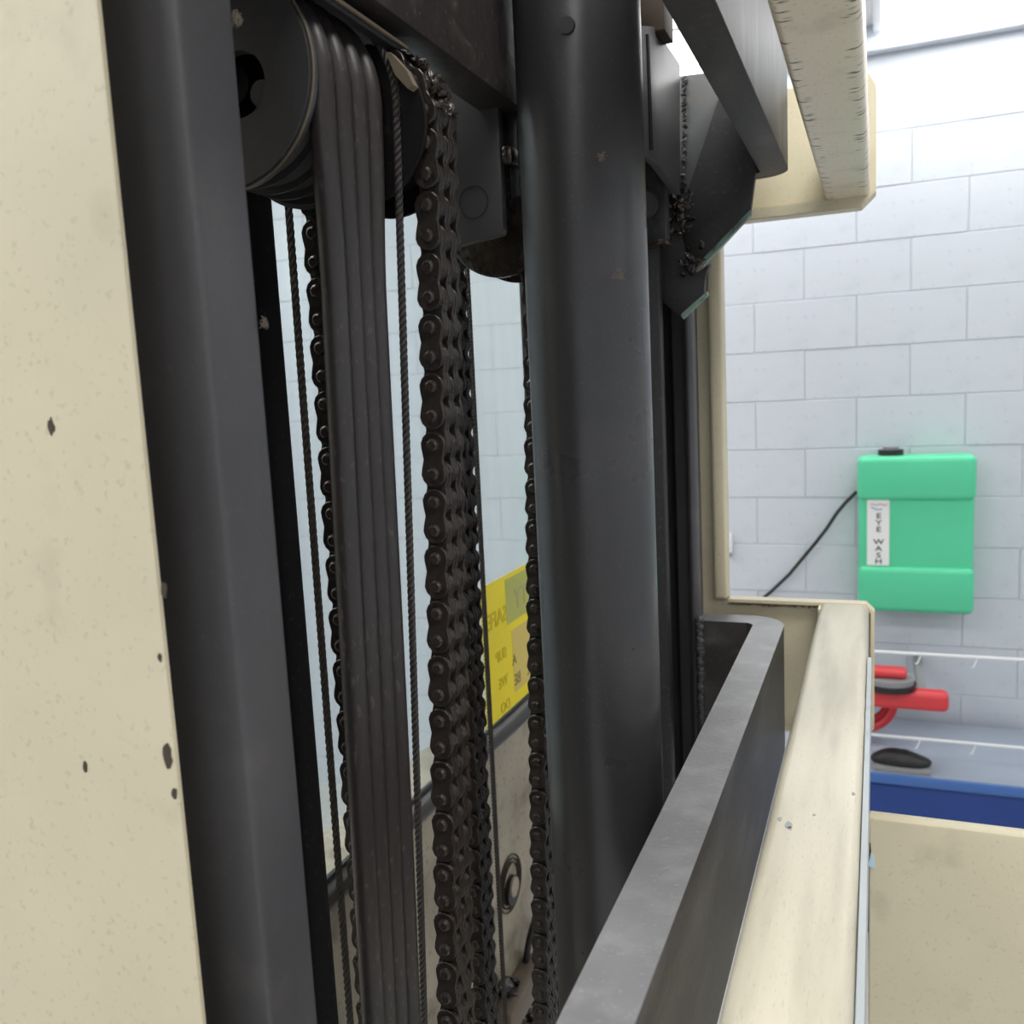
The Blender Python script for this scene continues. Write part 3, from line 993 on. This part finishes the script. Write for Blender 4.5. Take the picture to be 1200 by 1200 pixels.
# recessed grommet with ripple rings
g = P(597, 1035, X=XG)
for k, rr in enumerate((.050, .043, .036)):
    lathe('grommet_ring', (g.y, g.z), 'x', [(rr - .0022, XG - .001), (rr, XG + .0035 + .001 * k), (rr + .0012, XG - .001)], M['brown'], t, seg=40)
cyl('grommet', (g.y, g.z - .012), 'x', .026, XG - .002, XG + .008, M['black'], t, seg=32)
cyl('plug', (g.y - .002, g.z - .004), 'x', .017, XG + .006, XG + .012, M['panelcream'], t, seg=24)
h = P(612, 1120, X=XG)
tube('cable_loop', [(XG + .01 + .012 * math.sin(a), h.y + .022 + .034 * math.cos(a), h.z - .01 + .075 * math.sin(a)) for a in [PI * k / 14 for k in range(15)]], .006, M['black'], t)
tube('cable', [(XG + .02, h.y + .03, h.z + .14), (XG + .028, h.y + .045, h.z + .10), (XG + .028, h.y + .04, h.z + .04), (XG + .03, h.y + .05, h.z - .1)], .004, M['brown'], t)
b0, b1 = P(595, 1115, X=-.56), P(640, 1148, X=-.56)
box('terminal_box', -.60, -.56, b0.y, b0.y + .17, b1.z, b1.z + .045, mat('dull_tan', (.13, .10, .07), .5), t, bev=.004, label='small dull tan box')
bm = bmesh.new()  # dark lumps scattered over the lower part of the body
for k in range(120):
    px_, py_ = random.uniform(588, 645), random.uniform(1148, 1240)
    c = P(px_, py_, X=-.585)
    lump(bm, c, random.uniform(.006, .018))
o = build('dark_lumps', bm, M['grease'], t, 'dark lumps low on the body', smooth=True); o['kind'] = 'stuff'

# ================================================================ FAR WALL THINGS
YW = 3.83
e0, e1 = P(1006, 536, Y=YW), P(1006, 716, Y=YW)
ex0, ez1, ez0 = e0.x, e0.z, e1.z
ex1 = ex0 + .42
ew = thing('eyewash_station', 'bright green plastic eyewash station with a white label on the block wall', 'eyewash station', ((ex0 + ex1) / 2, YW, ez0))
la, lb = P(1016, 586, Y=YW), P(1042, 662, Y=YW)
zr1, zr0 = la.z - .0, lb.z + .0
box('body', ex0, ex1, YW + .022, Y1 - .012, ez0 + .01, ez1 - .03, M['eyegreen'], ew, bev=.02, seg=4)
box('top_bulge', ex0 - .004, ex1 + .004, YW, Y1 - .02, zr1 - .004, ez1, M['eyegreen'], ew, bev=.024, seg=5)
box('bottom_bulge', ex0 - .002, ex1 + .002, YW, Y1 - .02, ez0, zr0 - .01, M['eyegreen'], ew, bev=.024, seg=5)
lp = box('label_panel', la.x, lb.x, YW + .016, YW + .023, zr0 - .006, zr1 + .002, M['white'], ew, bev=0, label='white label with vertical lettering')
lcx = (la.x + lb.x) / 2
zs = [613, 621.5, 629.5, 643, 651, 659]
py0 = {'E': 605.5, 'Y': 613.5, 'E2': 621, 'W': 636, 'A': 643.5, 'S': 651.5, 'H': 659}
for ch, py in (('E', 605.5), ('Y', 613.5), ('E', 621.3), ('W', 636.0), ('A', 643.8), ('S', 651.6), ('H', 658.8)):
    text('lettering', ch, (lcx + .002, YW + .0155, P(1029, py, Y=YW).z), .029, M['ink'], lp, bold=.0004, wide=1.3)
text('lettering', 'Fendall', (lcx, YW + .0155, P(1029, 591.5, Y=YW).z), .018, M['inkred'], ew) if False else None
lz = P(1029, 592, Y=YW).z
bm = bmesh.new(); add_tube(bm, [(lcx - .03 + .009 * k, YW + .0155, lz + .003 * math.sin(k * 1.9)) for k in range(8)], .0018, 6)
build('logo_line', bm, M['inkred'], lp, 'small faded red script')
bm = bmesh.new(); add_tube(bm, [(lcx - .026 + .008 * k, YW + .0155, lz - .010 - .010 * math.sin(k * .45)) for k in range(6)], .0025, 6)
build('logo_swoosh', bm, M['inkblue'], lp, 'small blue swoosh')
fc = cyl('fill_cap', (ex0 + .12, YW + .09), 'z', .048, ez1 - .006, ez1 + .022, M['black'], ew, seg=28)
cyl('cap_top', (ex0 + .12, YW + .09), 'z', .03, ez1 + .020, ez1 + .034, M['grey'], fc, seg=24)
# cable
cp = [(1004, 576), (990, 590), (980, 602), (969, 619), (955, 637), (940, 655), (925, 673), (903, 694), (880, 712), (850, 728)]
tag(tube('cable', [P(x, y, Y=3.965) for x, y in cp], .0075, M['black'], seg=10), 'black cable curving down the block wall from the green eyewash station', 'cable')
c = P(855, 640, Y=3.96)
t = thing('wall_bracket', 'small pale grey bracket on the block wall beside the cream post', 'bracket', c)
box('plate', c.x - .012, c.x + .010, 3.965, 3.984, c.z - .05, c.z + .055, M['wire'], t, bev=.003)
box('hook', c.x - .004, c.x + .012, 3.93, 3.966, c.z - .045, c.z - .028, M['grey'], t, bev=.003)

# wire shelves with things on them, below the eyewash station


def shelf(z, label):
    t = thing('wire_shelf', label, 'shelf', (.25, 3.7, z), 'white wire shelves')
    tube('rail', [(-.10, 3.42, z), (.75, 3.42, z)], .006, M['wire'], t, seg=8)
    for k in range(5):
        x = -.05 + .18 * k
        tube('hook', [(x, 3.40, z - .030), (x + .006, 3.41, z - .034), (x + .02, 3.42, z)], .003, M['wire'], t, seg=6)
    for x in (-.095, .745):
        tube('bracket_arm', [(x, 3.42, z), (x, 3.985, z - .006)], .006, M['wire'], t, seg=8)


ys = 3.42
zA_ = P(1035, 862, Y=ys).z
shelf(zA_, 'white wire rail just above the black shoe')
zB_ = P(1035, 764, Y=ys).z
shelf(zB_, 'upper white wire rail, right under the green eyewash station')
# red coiled hose hung on a reel
rc = P(1010, 812, Y=3.68)
t = thing('hose_reel', 'grey round reel holding coiled red hose under the eyewash station', 'hose reel', rc)
for k in range(3):
    lathe('hose_coil', (rc.x, rc.z + (.045 if k == 2 else 0) - .02 + .0), 'y',
          [(.118 - .02 * k + .016 * math.cos(a), 3.66 + .03 * k + .016 * math.sin(a)) for a in [2 * PI * j / 10 for j in range(10)]], M['red'], t, seg=40)
cyl('hub', (rc.x, rc.z - .02), 'y', .05, 3.63, 3.86, M['grey'], t)
box('stand_foot', rc.x - .03, rc.x + .03, 3.75, 3.98, rc.z - .05, rc.z + .0, M['grey'], t)
q = P(1042, 815, Y=3.5)
t = thing('suction_cup', 'dark grey round suction pad with a red handle at the right edge', 'suction cup', q)
cyl('pad', (q.x, 3.50), 'z', .085, q.z + .055, q.z + .075, M['grey'], t)
cyl('pad_rim', (q.x, 3.50), 'z', .092, q.z + .035, q.z + .055, M['black'], t)
box('handle', q.x - .085, q.x + .20, 3.46, 3.53, q.z - .04, q.z + .034, M['red'], t, bev=.02, seg=3)
box('grip', q.x - .07, q.x + .06, 3.46, 3.53, q.z + .076, q.z + .11, M['red'], t, bev=.015, seg=3)
box('hanger_arm', q.x + .10, q.x + .13, 3.52, 3.999, q.z - .02, q.z + .02, M['grey'], t, bev=.003)
# blue bin with a shoe on its lid
bt = P(1035, 905, Y=3.38).z
q = P(1040, 893, Z=bt + .02)
SY = q.y
bm = bmesh.new()
bmesh.ops.create_uvsphere(bm, u_segments=24, v_segments=14, radius=1, matrix=Matrix.Translation((q.x + .045, SY, bt + .036)) @ Matrix.Diagonal((.105, .05, .030, 1)))
for v in bm.verts:
    v.co.z += .008 * math.sin(v.co.x * 28) + (.004 if v.co.x > q.x + .06 else 0)
zpad = min(v.co.z for v in bm.verts)
t = thing('work_shoe', 'dark grey shoe lying on top of the blue bin', 'shoe', (q.x + .045, SY, bt))
build('upper', bm, M['black'], t, smooth=True)
box('sole', q.x - .05, q.x + .145, SY - .045, SY + .045, bt + .001, zpad + .012, M['grey'], t, bev=.004)
t = thing('storage_bin', 'dark blue storage bin with a lighter blue rim and grey lid at the lower right', 'bin', (.25, 3.6, .0))
box('bin_body', -.055, .56, 3.40, 3.93, 0.0, bt - .045, M['blue'], t, bev=.02, seg=3)
box('bin_rim', -.075, .58, 3.38, 3.95, bt - .045, bt - .004, M['bluelid'], t, bev=.006, seg=3)
box('bin_lid', -.070, .575, 3.385, 3.945, bt - .006, bt, mat('lid_grey', (0.33, 0.37, 0.45), .5), t, bev=.002)
# lint tufts caught on the greasy steel


def lint(px, py, n, size, label, **pl):
    c = P(px, py, **pl)
    c = c + (Vector((0, 0, CZ)) - c).normalized() * .0015
    bm = bmesh.new()
    for k in range(n):
        d = Vector((random.uniform(-1, 1), random.uniform(-.3, .3), random.uniform(-1, 1))).normalized() * size * random.uniform(.4, 1)
        o = Vector((random.uniform(-.3, .3), 0, random.uniform(-.3, .3))) * size
        p = [c + o - d * .5, c + o + Vector((random.uniform(-1, 1), 0, random.uniform(-1, 1))) * size * .2, c + o + d * .5]
        add_tube(bm, p, .00022, 4)
    tag(build('lint_tuft', bm, mat('lint', (0.20, 0.165, 0.13), .8)), label, 'lint')


RW = CY - CR * .97
lint(724, 322, 26, .009, 'tan tuft of lint on the middle of the cylinder', Y=RW)
lint(705, 184, 20, .007, 'smaller tuft of lint higher up on the cylinder', Y=RW)
lint(310, 378, 18, .005, 'tan lint tuft halfway up the right edge of the wide near rail', X=-.2600)
lint(277, 22, 20, .007, 'pale lint tuft at the top edge of the near rail', X=-.2600)
# red air hose hanging from the reel
rp = [P(x, y, Y=3.50) for x, y in ((1000, 842), (975, 850), (950, 846), (930, 838), (905, 850))]
tag(tube('air_hose', rp, .016, M['red'], seg=10), 'red air hose running left behind the lower cream tube', 'hose')
print('blocks', nblk)
